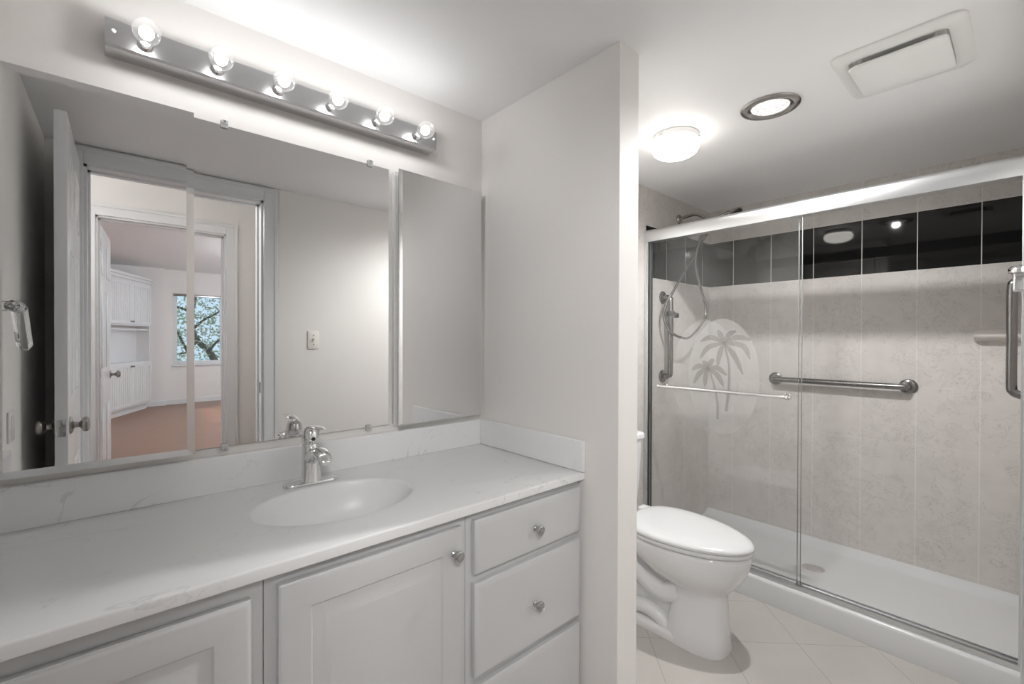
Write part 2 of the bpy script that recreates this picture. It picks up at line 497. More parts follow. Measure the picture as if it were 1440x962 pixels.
win = MB()
for b_ in ((-7.06, -7.0, .25, 2.1), (-5.16, -5.1, .25, 2.1), (-7.0, -5.16, .25, .31), (-7.0, -5.16, 2.04, 2.1)):
    win.box(4.01, 4.07, b_[0], b_[1], b_[2], b_[3])
w2 = struct('window_2', win, M['trim'])
MB().box(4.035, 4.04, -7.0, -5.16, .31, 2.04).build('glass', M['winglass'], w2, False)

# ------------------------------------------------------------------ vanity cabinets
YC = 0.985
def raised_panel(m, x0, x1, z0, z1, yf, th=.019):
    """slab with a routed raised panel, front at yf-th facing -Y"""
    y1 = yf - th
    m.box(x0, x1, y1 + .004, yf, z0, z1, .002)
    def rect(d, y): return [(x0 + d, y, z0 + d), (x1 - d, y, z0 + d), (x1 - d, y, z1 - d), (x0 + d, y, z1 - d)]
    prof = [(0.001, y1 + .005), (.004, y1 + .002), (.010, y1), (.060, y1), (.0625, y1 + .002), (.066, y1 + .0065), (.070, y1 + .008), (.077, y1 + .008), (.080, y1 + .0068), (.096, y1 + .0022), (.099, y1 + .0006), (.103, y1)]
    m.ring([rect(d, y) for d, y in prof], cap0=False, cap1=True)
def flat_front(m, x0, x1, z0, z1, yf, th=.019):
    y1 = yf - th
    def rect(d, y): return [(x0 + d, y, z0 + d), (x1 - d, y, z0 + d), (x1 - d, y, z1 - d), (x0 + d, y, z1 - d)]
    m.ring([rect(0, yf), rect(0, y1 + .006), rect(.003, y1 + .003), (rect(.008, y1 + .0015)), rect(.012, y1), rect(.02, y1)], cap0=True, cap1=True)
def knob(x, z, yf, parent):
    return MB().lathe([(.0085, 0), (.0085, .002), (.0055, .005), (.005, .012), (.0075, .015), (.0135, .018), (.0150, .022), (.0145, .0255), (.011, .0275), (.0105, .0268), (.0085, .0268), (.008, .028), (.0, .0285)], (x, yf, z), (0, -1, 0), 28).build('knob', M['steel'], parent)

def carcass(x0, x1, parent):
    m = MB()
    m.box(x0, x0 + .016, YC + .02, WY - .004, .10, .817); m.box(x1 - .016, x1, YC + .02, WY - .004, .10, .817)
    m.box(x0 + .016, x1 - .016, WY - .014, WY - .004, .10, .817); m.box(x0 + .016, x1 - .016, YC + .02, WY - .014, .10, .118)
    m.box(x0 + .0008, x1 - .0008, YC, YC + .02, .10, .817, .0012)
    m.box(x0 + .004, x1 - .004, YC + .065, YC + .075, 0, .10)
    return m.build('cabinet_body', M['cab'], parent)

va = thing('vanity_cabinet', (-.014, 1.25, 0), 'white vanity base cabinet with raised panel door under the left end of the counter', 'cabinet', 'vanity base cabinets')
carcass(XL + .004, .222, va)
d_ = MB(); raised_panel(d_, -.226, .198, .125, .788, YC - .003); dd = d_.build('door', M['cab'], va)
knob(-.2, .73, YC - .022, dd)
vb = thing('vanity_cabinet', (.463, 1.25, 0), 'white vanity cabinet under the sink with one large raised panel door', 'cabinet', 'vanity base cabinets')
carcass(.222, .705, vb)
d_ = MB(); raised_panel(d_, .245, .683, .125, .796, YC - .003); dd = d_.build('door', M['cab'], vb)
knob(.655, .733, YC - .022, dd)
vc = thing('vanity_cabinet', (.935, 1.25, 0), 'white vanity cabinet with three stacked drawers against the partition wall', 'cabinet', 'vanity base cabinets')
carcass(.705, XP0 - .006, vc)
for z0, z1 in ((.652, .798), (.374, .628), (.125, .350)):
    d_ = MB(); flat_front(d_, .724, 1.155, z0, z1, YC - .003); dd = d_.build('drawer', M['cab'], vc)
    knob(.945, (z0 + z1) / 2 - .006, YC - .022, dd)

# ------------------------------------------------------------------ countertop with integral basin
ZT = .845
ct = thing('countertop', (.46, 1.25, ZT), 'white marbled vanity worktop with integral oval basin and splashback', 'countertop')
cx, cy, ea, eb = .463, 1.240, .208, .152
x0c, x1c, y0c, y1c = XL + .001, XP0 - .001, .962, WY - .001
N = 96
def outer(t):
    dx, dy = math.cos(t), math.sin(t)
    k = 1e9
    if dx > 1e-9: k = min(k, (x1c - .0 - cx) / dx)
    if dx < -1e-9: k = min(k, (x0c - cx) / dx)
    if dy > 1e-9: k = min(k, (y1c - cy) / dy)
    if dy < -1e-9: k = min(k, (y0c - cy) / dy)
    return (cx + dx * k, cy + dy * k)
# angles: even, plus the four corners
ang = [2 * PI * i / N for i in range(N)]
for qx, qy in ((x0c, y0c), (x1c, y0c), (x1c, y1c), (x0c, y1c)):
    a_ = math.atan2(qy - cy, qx - cx) % (2 * PI)
    j = min(range(len(ang)), key=lambda i: abs(ang[i] - a_)); ang[j] = a_
ang.sort()
def ell(s, z): return [(cx + ea * s * math.cos(a) , cy + eb * s * math.sin(a), z) for a in ang]
def ell_dir(s, z):
    out = []
    for a in ang:
        r = 1 / math.sqrt((math.cos(a) / ea) ** 2 + (math.sin(a) / eb) ** 2)
        out.append((cx + r * s * math.cos(a), cy + r * s * math.sin(a), z))
    return out
rim = [(*outer(a), ZT) for a in ang]
def inset(p, d):
    return (min(max(p[0], x0c + d), x1c - d), min(max(p[1], y0c + d), y1c - d))
mb = MB()
secs = [[(*inset(outer(a), .004), ZT - .027) for a in ang], [(*outer(a), ZT - .024) for a in ang], [(*outer(a), ZT - .005) for a in ang], [(*inset(outer(a), .0015), ZT - .0015) for a in ang], [(*inset(outer(a), .005), ZT) for a in ang],
        ell_dir(1.06, ZT), ell_dir(1.02, ZT - .0004), ell_dir(1.0, ZT - .002), ell_dir(.985, ZT - .006), ell_dir(.965, ZT - .016), ell_dir(.93, ZT - .04), ell_dir(.87, ZT - .07), ell_dir(.75, ZT - .10), ell_dir(.55, ZT - .12), ell_dir(.3, ZT - .128), ell_dir(.12, ZT - .130)]
mb.ring(secs, cap0=False, cap1=True)
mb.build('slab_with_basin', M['marble'], ct, ang=50)
MB().box(x0c, x1c, WY - .020, WY - .0005, ZT - .001, .948, .004, 3).build('backsplash', M['marble'], ct)
MB().box(XP0 - .019, XP0 - .0005, .957, WY - .0202, ZT + .0006, .9475, .003, 3).build('side_splash', M['marble'], ct)
MB().box(XL + .0005, XL + .019, .957, WY - .0202, ZT + .0006, .9475, .003, 3).build('side_splash', M['marble'], ct)
mb = MB(); mb.lathe([(.030, 0), (.030, .002), (.026, .004), (.022, .003), (.021, .0005), (.004, .001), (.0, .001)], (cx, cy, ZT - .1299), (0, 0, 1), 32)
mb.build('drain', M['chrome'], ct)

# faucet
FX, FY = .453, 1.432
fa = thing('faucet', (FX, FY, ZT), 'polished chrome single lever faucet behind the oval basin', 'faucet')
def stadium(x, y, hw, hd, z, n=12):
    out = []
    for i in range(n + 1):
        a = -PI / 2 + PI * i / n; out.append((x + hw - hd + hd * math.cos(a), y + hd * math.sin(a), z))
    for i in range(n + 1):
        a = PI / 2 + PI * i / n; out.append((x - hw + hd + hd * math.cos(a), y + hd * math.sin(a), z))
    return out
mb = MB(); mb.ring([stadium(FX, FY, .078, .0255, ZT + .0002), stadium(FX, FY, .078, .0255, ZT + .005), stadium(FX, FY, .076, .0235, ZT + .008), stadium(FX, FY, .070, .018, ZT + .0095)])
mb.build('base_plate', M['chrome'], fa)
def oval(x, y, z, rx, ry, n=28, tilt=0.0):
    return [(x + rx * math.cos(2 * PI * i / n), y + ry * math.sin(2 * PI * i / n) * math.cos(tilt), z + ry * math.sin(2 * PI * i / n) * math.sin(tilt)) for i in range(n)]
mb = MB()
mb.ring([oval(FX, FY - .002, ZT + .008, .031, .027), oval(FX, FY - .002, ZT + .018, .0285, .0255), oval(FX, FY, ZT + .05, .0255, .0240), oval(FX, FY + .002, ZT + .085, .0245, .0235), oval(FX, FY + .003, ZT + .114, .0240, .0240), oval(FX, FY + .003, ZT + .119, .0225, .0225)])
mb.build('body', M['chrome'], fa)
# spout: swells out of the body's front and droops
mb = MB()
sp_pts = [(FY + .006, ZT + .066, .020, .020), (FY - .022, ZT + .086, .0225, .0200), (FY - .052, ZT + .101, .0235, .0175), (FY - .082, ZT + .106, .0235, .0150), (FY - .108, ZT + .101, .022, .0130), (FY - .124, ZT + .092, .019, .0105), (FY - .130, ZT + .085, .013, .006)]
secs = []
for i, (y, z, rx, rz) in enumerate(sp_pts):
    a = sp_pts[max(i - 1, 0)]; c = sp_pts[min(i + 1, len(sp_pts) - 1)]
    ty, tz = c[0] - a[0], c[1] - a[1]; L_ = math.hypot(ty, tz); ny, nz = -tz / L_, ty / L_
    secs.append([(FX + rx * math.cos(2 * PI * k / 24), y + ny * rz * math.sin(2 * PI * k / 24), z + nz * rz * math.sin(2 * PI * k / 24)) for k in range(24)])
mb.ring(secs)
spo = mb.build('spout', M['chrome'], fa)
MB().cyl((FX, FY - .108, ZT + .094), (FX, FY - .108, ZT + .078), .0125, 24).build('aerator', M['chrome'], spo)
# handle: dome with a flat lever reaching over the spout
mb = MB()
mb.lathe([(.0235, 0), (.0252, .005), (.0252, .018), (.0235, .032), (.019, .043), (.011, .0505), (.0, .052)], (FX, FY + .003, ZT + .121), (0, 0, 1), 32)
lev = []
for y, z, w, h in ((FY + .018, ZT + .160, .014, .009), (FY - .008, ZT + .171, .0155, .0065), (FY - .035, ZT + .176, .0155, .0038), (FY - .065, ZT + .177, .0145, .003), (FY - .088, ZT + .175, .0125, .0026), (FY - .097, ZT + .173, .008, .0018)):
    lev.append([(FX + w * math.cos(2 * PI * k / 20), y, z + h * math.sin(2 * PI * k / 20)) for k in range(20)])
mb.ring(lev)
mb.build('lever', M['chrome'], fa)
MB().cyl((FX, FY - .019, ZT + .136), (FX, FY - .0245, ZT + .136), .0055, 16).build('temperature_button', M['dark'], fa)
MB().cyl((FX, FY + .024, ZT + .008), (FX, FY + .024, ZT + .05), .003, 12).build('drain_rod', M['chrome'], fa)

# ------------------------------------------------------------------ mirrors
def mirror_door(x0, x1, z0, z1, yf, bev=.017, dep=.0016, th=.006, rot=0.0, piv=0):
    m = MB()
    def rect(d, y): return [(x0 + d, y, z0 + d), (x1 - d, y, z0 + d), (x1 - d, y, z1 - d), (x0 + d, y, z1 - d)]
    m.ring([rect(0, yf + th), rect(0, yf + dep), rect(bev, yf)], True, True)
    if rot:
        if piv: x0 = x1
        m.xform(Matrix.Translation((x0, yf, 0)) @ Matrix.Rotation(rot, 4, 'Z') @ Matrix.Translation((-x0, -yf, 0)))
    return m
YF, YR = 1.475, 1.492
ml = thing('medicine_cabinet', (-.015, WY, .97), 'left mirrored medicine cabinet reflecting the open door and the bedroom', 'cabinet', 'mirrored medicine cabinets')
MB().box(-.193, .164, YF + .012, WY - .0005, .976, 1.878, .002).build('cabinet_body', M['white'], ml)
o_ = mirror_door(-.195, .167, .970, 1.883, YF, rot=-math.radians(.45)).build('mirror_door', M['mirror'], ml, False)
mr = thing('medicine_cabinet', (.93, WY, .97), 'narrow mirrored medicine cabinet in the corner reflecting only the pale partition wall', 'cabinet', 'mirrored medicine cabinets')
MB().box(.762, 1.143, YR + .010, WY - .0005, .976, 1.882, .002).build('cabinet_body', M['white'], mr)
mirror_door(.769, 1.146, .970, 1.888, YR, bev=.005, dep=.0007, rot=math.radians(1.4), piv=1).build('mirror_door', M['mirror'], mr, False)
mb = MB(); mb.box(.760, .7685, YR + .0091, YR + .0099, .972, 1.886, .001)
mb.build('hinge_strip', M['white'], mr)
mc = thing('vanity_mirror', (.46, WY, .97), 'large frameless center mirror held by clear clips above the faucet', 'mirror')
MB().box(.168, .748, 1.517, WY - .0005, .972, 1.889, .0008, 1).build('mirror_glass', M['mirror'], mc, False)
for px_, pz in ((.243, 1.889), (.676, 1.889), (.243, .972), (.671, .972)):
    s_ = 1 if pz > 1.4 else -1
    mb = MB(); mb.box(px_ - .009, px_ + .009, 1.508, WY - .001, pz + s_ * .0015, pz + s_ * .012, .002) if s_ > 0 else mb.box(px_ - .009, px_ + .009, 1.508, WY - .001, pz - .012, pz - .0015, .002)
    z0, z1 = sorted((pz - s_ * .009, pz + s_ * .012))
    mb.box(px_ - .009, px_ + .009, 1.511, 1.5155, z0, z1, .001)
    cl = mb.build('clip', M['clip'], mc)
    MB().cyl((px_, 1.5076, pz + s_ * .007), (px_, 1.5055, pz + s_ * .007), .0035, 14).build('screw', M['steel'], cl)

# ------------------------------------------------------------------ vanity light bar
lb = thing('vanity_light_bar', (.45, WY, 2.02), 'long satin chrome light bar with six round clear bulbs above the mirror', 'light fixture')
prof = [(WY - .0005, 1.984), (1.466, 1.984), (1.461, 1.989), (1.461, 2.050), (1.466, 2.055), (WY - .0005, 2.055)]
MB().prism(prof, 'X', -.010, .911, .0).build('back_plate', M['bar'], lb)
for xx in (-.010 + .016, .911 - .012):
    MB().lathe([(.005, 0), (.005, .001), (.0035, .003), (0, .0036)], (xx, 1.461, 2.022), (0, -1, 0), 16).build('screw', M['white'], lb)
for i in range(6):
    bx = .0655 + .1527 * i
    by = 1.461
    bz = 2.014
    bu = MB().lathe([(.0, 0), (.011, .0), (.013, .004), (.0165, .012), (.024, .024), (.0275, .036), (.0285, .046), (.0265, .057), (.021, .066), (.012, .0725), (.0, .0745)], (bx, by - .018, bz), (0, -1, 0), 28, False, False).build('bulb', M['bulbglass'], lb)
    MB().lathe([(.0155, 0), (.0155, .012), (.013, .019), (.0, .019)], (bx, by - .0002, bz), (0, -1, 0), 24).build('socket', M['chrome'], bu)
    MB().sphere((bx, by - .058, bz), .0150, 1, 1.2, 1, 16, 10).build('filament', M['filament'], bu)

# ------------------------------------------------------------------ ceiling fixtures
dl = thing('ceiling_dome_light', (1.905, 1.052, CZ), 'white opal dome ceiling light glowing above the toilet', 'ceiling light')
MB().lathe([(.094, 0), (.098, .004), (.098, .022), (.094, .028), (.0, .028)], (1.905, 1.052, CZ - .0002), (0, 0, -1), 48).build('fixture_pan', M['white'], dl)
MB().lathe([(.088, 0), (.096, .006), (.102, .018), (.101, .032), (.092, .048), (.074, .060), (.048, .068), (.02, .0715), (.0, .072)], (1.905, 1.052, CZ - .0275), (0, 0, -1), 48).build('glass_bowl', M['opal'], dl)
for a in (.9, 3.0, 5.1):
    MB().lathe([(.004, 0), (.004, .006), (.002, .008), (0, .008)], (1.905 + .0975 * math.cos(a), 1.052 + .0975 * math.sin(a), CZ - .020), (math.cos(a), math.sin(a), 0), 12).build('thumbscrew', M['steel'], dl)

rl = thing('recessed_downlight', (1.942, .673, CZ), 'round recessed downlight with brushed nickel trim ring in the ceiling', 'ceiling light')
MB().lathe([(.104, 0), (.104, .003), (.100, .007), (.084, .010), (.074, .008), (.067, .003), (.067, .0)], (1.942, .673, CZ - .0002), (0, 0, -1), 56, False, False).build('trim_ring', M['nickel'], rl)
mb = MB()
mb.lathe([(.067, 0.0), (.066, .003), (.060, .006), (.052, .0045), (.045, .008), (.036, .006), (.028, .0095), (.018, .0075), (.009, .0105), (.0, .0105)], (1.942, .673, CZ - .0006), (0, 0, -1), 40)
lens = mb.build('lamp_lens', M['lamp'], rl)
sl = bpy.data.lights.new('recessed_lamp', 'SPOT'); sl.energy = SPOT_W; sl.spot_size = math.radians(168); sl.spot_blend = 0.6
sl.shadow_soft_size = 0.022; sl.color = (1, 1, .995)
slo = bpy.data.objects.new('recessed_lamp', sl); C.objects.link(slo); slo.location = (1.942, .673, CZ - .026)

ev = thing('exhaust_fan', (1.94, .277, CZ), 'white rectangular bathroom exhaust fan grille in the ceiling', 'exhaust fan')
def rrect(x0, x1, y0, y1, z, r, n=6):
    out = []
    for (qx, qy, a0) in ((x1 - r, y0 + r, -PI / 2), (x1 - r, y1 - r, 0), (x0 + r, y1 - r, PI / 2), (x0 + r, y0 + r, PI)):
        for i in range(n + 1):
            a = a0 + PI / 2 * i / n; out.append((qx + r * math.cos(a), qy + r * math.sin(a), z))
    return out
vx0, vx1, vy0, vy1 = 1.758, 2.118, .112, .436
mb = MB()
mb.ring([rrect(vx0, vx1, vy0, vy1, CZ - .0003, .035), rrect(vx0, vx1, vy0, vy1, CZ - .006, .035), rrect(vx0 + .006, vx1 - .006, vy0 + .006, vy1 - .006, CZ - .012, .032), rrect(vx0 + .03, vx1 - .03, vy0 + .03, vy1 - .03, CZ - .018, .025), rrect(vx0 + .042, vx1 - .042, vy0 + .042, vy1 - .042, CZ - .017, .02), rrect(vx0 + .05, vx1 - .05, vy0 + .05, vy1 - .05, CZ - .006, .02)], False, True)
mb.build('grille_frame', M['white'], ev)
mb = MB()
gx0, gx1, gy0, gy1 = vx0 + .040, vx1 - .075, vy0 + .042, vy1 - .042
zc = CZ - .030
mb.ring([rrect(gx0 + .004, gx1 - .004, gy0 + .004, gy1 - .004, zc, .02), rrect(gx0, gx1, gy0, gy1, zc - .004, .022), rrect(gx0 + .002, gx1 - .002, gy0 + .002, gy1 - .002, zc - .009, .022), rrect(gx0 + .02, gx1 - .02, gy0 + .02, gy1 - .02, zc - .014, .02), rrect(gx0 + .05, gx1 - .05, gy0 + .05, gy1 - .05, zc - .0165, .02)])
mb.build('cover_panel', M['white'], ev)
for (x, y) in ((gx0 + .03, gy0 + .03), (gx0 + .03, gy1 - .03), (gx1 - .03, gy0 + .03), (gx1 - .03, gy1 - .03)):
    MB().cyl((x, y, CZ - .006), (x, y, zc + .0005), .005, 12).build('post', M['white'], ev)

# ------------------------------------------------------------------ toilet
TX = 1.88
to = thing('toilet', (TX, 1.1, 0), 'white two piece toilet with elongated bowl and closed lid', 'toilet')
def egg(yb, yf, hw, z, n=40, sq=2.0, xo=0.0):
    """closed loop: back at yb, front tip at yf; widest at 45 % from the back"""
    ym = yb + (yf - yb) * .42
    out = []
    for i in range(n):
        a = 2 * PI * i / n
        c, s_ = math.cos(a), math.sin(a)
        e = 2 / sq
        X_ = hw * math.copysign(abs(c) ** e, c)
        L_ = (ym - yf) if s_ < 0 else (yb - ym)
        ee = e if s_ < 0 else 2 / 2.8
        out.append((TX + xo + X_, ym + L_ * math.copysign(abs(s_) ** ee, s_), z))
    return out
mb = MB()
mb.ring([egg(1.05, .793, .106, 0.0, sq=2.8), egg(1.05, .793, .106, .012, sq=2.8), egg(1.045, .797, .102, .04, sq=2.8), egg(1.03, .802, .092, .13, sq=2.7), egg(1.02, .805, .084, .20, sq=2.6), egg(1.02, .804, .084, .228, sq=2.5),
         egg(1.04, .795, .096, .246, sq=2.3), egg(1.09, .775, .120, .268), egg(1.15, .752, .146, .295), egg(1.20, .732, .166, .330), egg(1.25, .718, .178, .370), egg(1.28, .712, .182, .402), egg(1.285, .714, .180, .416), egg(1.28, .722, .172, .4225)])
# plinth running back to the wall side, and the trapway curve on both flanks
mb.ring([egg(1.42, .80, .108, 0.0, sq=3), egg(1.42, .80, .108, .022, sq=3), egg(1.41, .815, .100, .034, sq=3)])
for s_ in (-1, 1):
    mb.tube([(TX + s_ * .040, .98, .20), (TX + s_ * .052, 1.05, .175), (TX + s_ * .056, 1.12, .195), (TX + s_ * .056, 1.20, .235), (TX + s_ * .055, 1.27, .225), (TX + s_ * .054, 1.31, .16), (TX + s_ * .052, 1.32, .08), (TX + s_ * .050, 1.32, .015)], .046, 16, 5)
mb.tube([(TX - .05, 1.03, .02), (TX - .062, 1.08, .065), (TX - .066, 1.15, .075), (TX - .066, 1.22, .05), (TX - .06, 1.27, .02)], .034, 14, 5)
mb.tube([(TX + .05, 1.03, .02), (TX + .062, 1.08, .065), (TX + .066, 1.15, .075), (TX + .066, 1.22, .05), (TX + .06, 1.27, .02)], .034, 14, 5)
mb.box(TX - .10, TX + .10, 1.22, 1.50, .30, .405, .02, 3)
mb.box(TX - .05, TX + .05, .98, 1.40, .02, .34, .03, 3)
mb.build('bowl', M['porc'], to, ang=60)
def lidshape(yb, yf, hw, z, n=44):
    '''closed loop: blunt at the back, straight sides drawing in to a rounded front tip'''
    ym = yb - (yb - yf) * .36
    out = []
    for i in range(n):
        a = 2 * PI * i / n; c, s_ = math.cos(a), math.sin(a)
        if s_ < 0: out.append((TX + hw * math.copysign(abs(c) ** 1.06, c), ym - (ym - yf) * abs(s_) ** 1.02, z))
        else: out.append((TX + hw * math.copysign(abs(c) ** .62, c) * (1 - .10 * s_), ym + (yb - ym) * abs(s_) ** .72, z))
    return out
mb = MB()
mb.ring([lidshape(1.225, .708, .186, .4245), lidshape(1.225, .704, .189, .430), lidshape(1.225, .704, .189, .438), lidshape(1.22, .708, .186, .442)])
mb.build('seat', M['seat'], to, ang=60)
mb = MB()
mb.ring([lidshape(1.225, .706, .188, .4435), lidshape(1.225, .702, .191, .448), lidshape(1.225, .703, .190, .457), lidshape(1.222, .712, .182, .465), lidshape(1.215, .735, .162, .470), lidshape(1.20, .79, .115, .473), lidshape(1.16, .88, .05, .4745)])
mb.build('lid', M['seat'], to, ang=60)
for s_ in (-1, 1):
    MB().box(TX + s_ * .085 - .028, TX + s_ * .085 + .028, 1.205, 1.262, .424, .462, .009, 3).build('seat_hinge', M['seat'], to)
mb = MB()
def trect(hw, y0, y1, z, r=.03): return rrect(TX - hw, TX + hw, y0, y1, z, r)
mb.ring([trect(.172, 1.335, 1.500, .405), trect(.180, 1.328, 1.505, .43), trect(.190, 1.322, 1.508, .55), trect(.196, 1.316, 1.510, .68), trect(.199, 1.313, 1.511, .768)])
mb.build('tank', M['porc'], to, ang=60)
mb = MB()
mb.ring([trect(.200, 1.312, 1.512, .7685), trect(.207, 1.303, 1.515, .773), trect(.207, 1.303, 1.515, .792), trect(.203, 1.307, 1.513, .800), trect(.19, 1.32, 1.505, .804)])
mb.build('tank_lid', M['porc'], to, ang=60)
for s_ in (-1, 1):
    MB().lathe([(.014, 0), (.014, .006), (.010, .016), (.0, .020)], (TX + s_ * .088, 1.335, .026), (0, 0, 1), 18).build('bolt_cap', M['porc'], to)
mb = MB(); mb.cyl((TX - .14, 1.313, .72), (TX - .14, 1.296, .72), .012, 18); mb.tube([(TX - .14, 1.298, .72), (TX - .11, 1.294, .717), (TX - .07, 1.292, .712)], .006, 10)
mb.build('flush_lever', M['chrome'], to)
# tissue holder on the partition, seen only as a reflection in the glass
tp = thing('toilet_paper_holder', (XP1, 1.05, .6), 'toilet roll holder on the far side of the partition facing the toilet', 'paper holder')
mb = MB()
for y in (.985, 1.125):
    mb.lathe([(.022, 0), (.022, .004), (.010, .008), (.009, .06), (.0, .062)], (XP1 + .0002, y, .60), (1, 0, 0), 20)
mb.cyl((XP1 + .055, .985, .60), (XP1 + .055, 1.125, .60), .008, 14)
mb.build('bracket', M['chrome'], tp)
MB().lathe([(.019, 0), (.052, .0), (.052, .10), (.019, .10)], (XP1 + .058, 1.005, .60), (0, 1, 0), 36, False, False).build('paper_roll', M['paper'], tp)

# ------------------------------------------------------------------ shower pan and door
YS0, YS1 = YD + .0045, WY - .0045
pan = thing('shower_pan', (2.8, .75, 0), 'white acrylic shower pan with raised curb on the tile floor', 'shower pan')
prof = [(XO, 0.0005), (XO, .098), (XO + .004, .108), (XO + .014, .113), (XO + .118, .113), (XO + .130, .108), (XO + .150, .075), (XO + .175, .050), (XO + .20, .043), (WX - .10, .036), (WX - .06, .040), (WX - .03, .055), (WX - .018, .064), (WX - .0005, .067), (WX - .0005, .0005)]
MB().prism(prof, 'Y', YS0, YS1).build('pan_shell', M['acrylic'], pan, ang=50)
MB().lathe([(.055, 0), (.055, .002), (.050, .004), (.0, .004)], (2.86, .76, .0365), (0, 0, 1), 32).build('drain', M['chrome'], pan)

sd = thing('shower_door', (XO + .05, .75, .113), 'sliding glass shower door with aluminium frame and etched palm ovals', 'shower door')
XA = 2.395
# header rail, rounded profile
prof = []
for i in range(9):
    a = PI / 2 + PI / 2 * i / 8
    prof.append((XA + .022 + .022 * math.cos(a), 1.915 + .020 * math.sin(a)))
prof = prof + [(XA, 1.885), (XA + .006, 1.862), (XA + .058, 1.862), (XA + .058, 1.935)]
MB().prism(prof, 'Y', YS0 + .0005, YS1 - .0005).build('header_rail', M['alum'], sd)
for nm, ya, yb in (('wall_jamb', YS1 - .024, YS1 - .0005), ('wall_jamb', YS0 + .0005, YS0 + .024)):
    m_ = MB(); m_.box(XA + .004, XA + .012, ya, yb, .134, 1.861, .001); m_.box(XA + .05, XA + .056, ya, yb, .134, 1.861, .001)
    yo = (yb - .004, yb) if ya > 1 else (ya, ya + .004)
    m_.box(XA + .012, XA + .05, yo[0], yo[1], .134, 1.861)
    m_.build(nm, M['alum'], sd)
m_ = MB(); m_.box(XA + .002, XA + .060, YS0 + .0005, YS1 - .0005, .1135, .119, .001); m_.box(XA + .002, XA + .006, YS0 + .0005, YS1 - .0005, .119, .133, .001); m_.box(XA + .056, XA + .060, YS0 + .0005, YS1 - .0005, .119, .133, .001); m_.box(XA + .030, XA + .033, YS0 + .0005, YS1 - .0005, .119, .130)
m_.build('bottom_track', M['alum'], sd)
panels = []
for xg, ya, yb in ((XA + .020, .695, 1.488), (XA + .042, .715, 1.497)):
    p_ = MB().box(xg, xg + .0012, ya, yb, .128, 1.861).build('glass_panel', M['glass'], sd, False)
    e_ = MB(); e_.box(xg - .0015, xg + .0027, ya - .003, ya, .128, 1.861); e_.box(xg - .0015, xg + .0027, yb, yb + .004, .128, 1.861)
    e_.build('glass_edge', M['edge'], p_)
    panels.append((xg, p_))
MB().box(XA + .014, XA + .046, YS1 - .030, YS1 - .0245, .134, 1.861).build('jamb_seal', M['seal'], sd)
MB().box(XA + .012, XA + .0395, .690, .716, .120, .134, .002).build('bottom_guide', M['steel'], sd)

def flat_ellipse(x, y, z, ry, rz, n=64, th=.0004):
    return [[(x + d, y + ry * math.cos(2 * PI * i / n), z + rz * math.sin(2 * PI * i / n)) for i in range(n)] for d in (0, th)]
def blade(m, x, pts, w0, w1, n=10):
    """a thin leaf strip through pts (y,z) in the plane X=x"""
    P = catmull([Vector((x, p[0], p[1])) for p in pts], n)
    L, R = [], []
    for i, p in enumerate(P):
        a = P[max(i - 1, 0)]; c = P[min(i + 1, len(P) - 1)]
        t_ = (c - a).normalized(); nn = Vector((0, -t_.z, t_.y))
        u = i / (len(P) - 1)
        w = w0 + (w1 - w0) * u if w1 > 0 else w0 * (.25 + 1.6 * math.sin(PI * min(1, u * .93 + .04)) ** .8) * .55
        L.append(p + nn * w); R.append(p - nn * w)
    for d in range(1):
        b = bmesh.new()
        vl = [b.verts.new(v) for v in L]; vr = [b.verts.new(v) for v in R]
        for i in range(len(P) - 1): b.faces.new((vl[i], vl[i + 1], vr[i + 1], vr[i]))
        m.merge(b)
big = ((1.051, 1.265), [(1.044, 1.234), (1.026, 1.144), (1.026, 1.032), (1.039, 0.906)], [[(1.122, 1.293), (1.181, 1.271)], [(1.136, 1.239), (1.18, 1.18)], [(1.075, 1.205), (1.085, 1.141)], [(0.996, 1.193), (0.956, 1.103)], [(0.957, 1.249), (0.921, 1.182)], [(0.984, 1.293), (0.919, 1.279)], [(1.024, 1.31), (0.991, 1.327)], [(1.069, 1.303), (1.086, 1.332)]])
small = ((1.135, 1.124), [(1.124, 1.103), (1.099, 1.019), (1.084, 0.936), (1.084, 0.858)], [[(1.187, 1.136), (1.229, 1.112)], [(1.18, 1.1), (1.217, 1.039)], [(1.15, 1.08), (1.153, 1.026)], [(1.085, 1.13), (1.036, 1.094)], [(1.085, 1.091), (1.053, 1.034)], [(1.121, 1.161), (1.103, 1.176)], [(1.15, 1.149), (1.165, 1.166)]])
def etching(xg, p_, dy, dz, palms=True):
    """etched oval with two palms on the outer face of one panel"""
    x = xg - .0008
    m_ = MB(); m_.ring(flat_ellipse(x, 1.062 + dy, 1.088 + dz, .186, .303)); ov = m_.build('etched_oval', M['etch'], p_, False)
    if not palms: return
    m_ = MB()
    for c_, trunk, fr in (big, small):
        sh = lambda q: (q[0] + dy, q[1] + dz)
        blade(m_, x - .0004, [sh(c_)] + [sh(q) for q in trunk], .004, .0075)
        for f in fr: blade(m_, x - .0004, [sh(c_)] + [sh(q) for q in f], .0135, 0)
    m_.build('palm_etching', M['palm'], ov, False)
etching(panels[0][0], panels[0][1], 0, 0)
etching(panels[1][0], panels[1][1], .105, .0, False)
# towel bar on the outer panel
XT = XA - .035
m_ = MB(); m_.cyl((XT, .735, 1.013), (XT, 1.41, 1.013), .0085, 20)
tb = m_.build('towel_bar', M['chrome'], panels[0][1])
m_ = MB()
for y in (.752, 1.385):
    m_.lathe([(.016, 0), (.016, .004), (.011, .010), (.010, .055)], (XA + .0195, y, 1.013), (-1, 0, 0), 20)
    m_.sphere((XT, y - (.017 if y < 1 else -.017), 1.013), .0125, 1, 1.3, 1, 16, 10)
m_.build('bar_post', M['chrome'], tb)

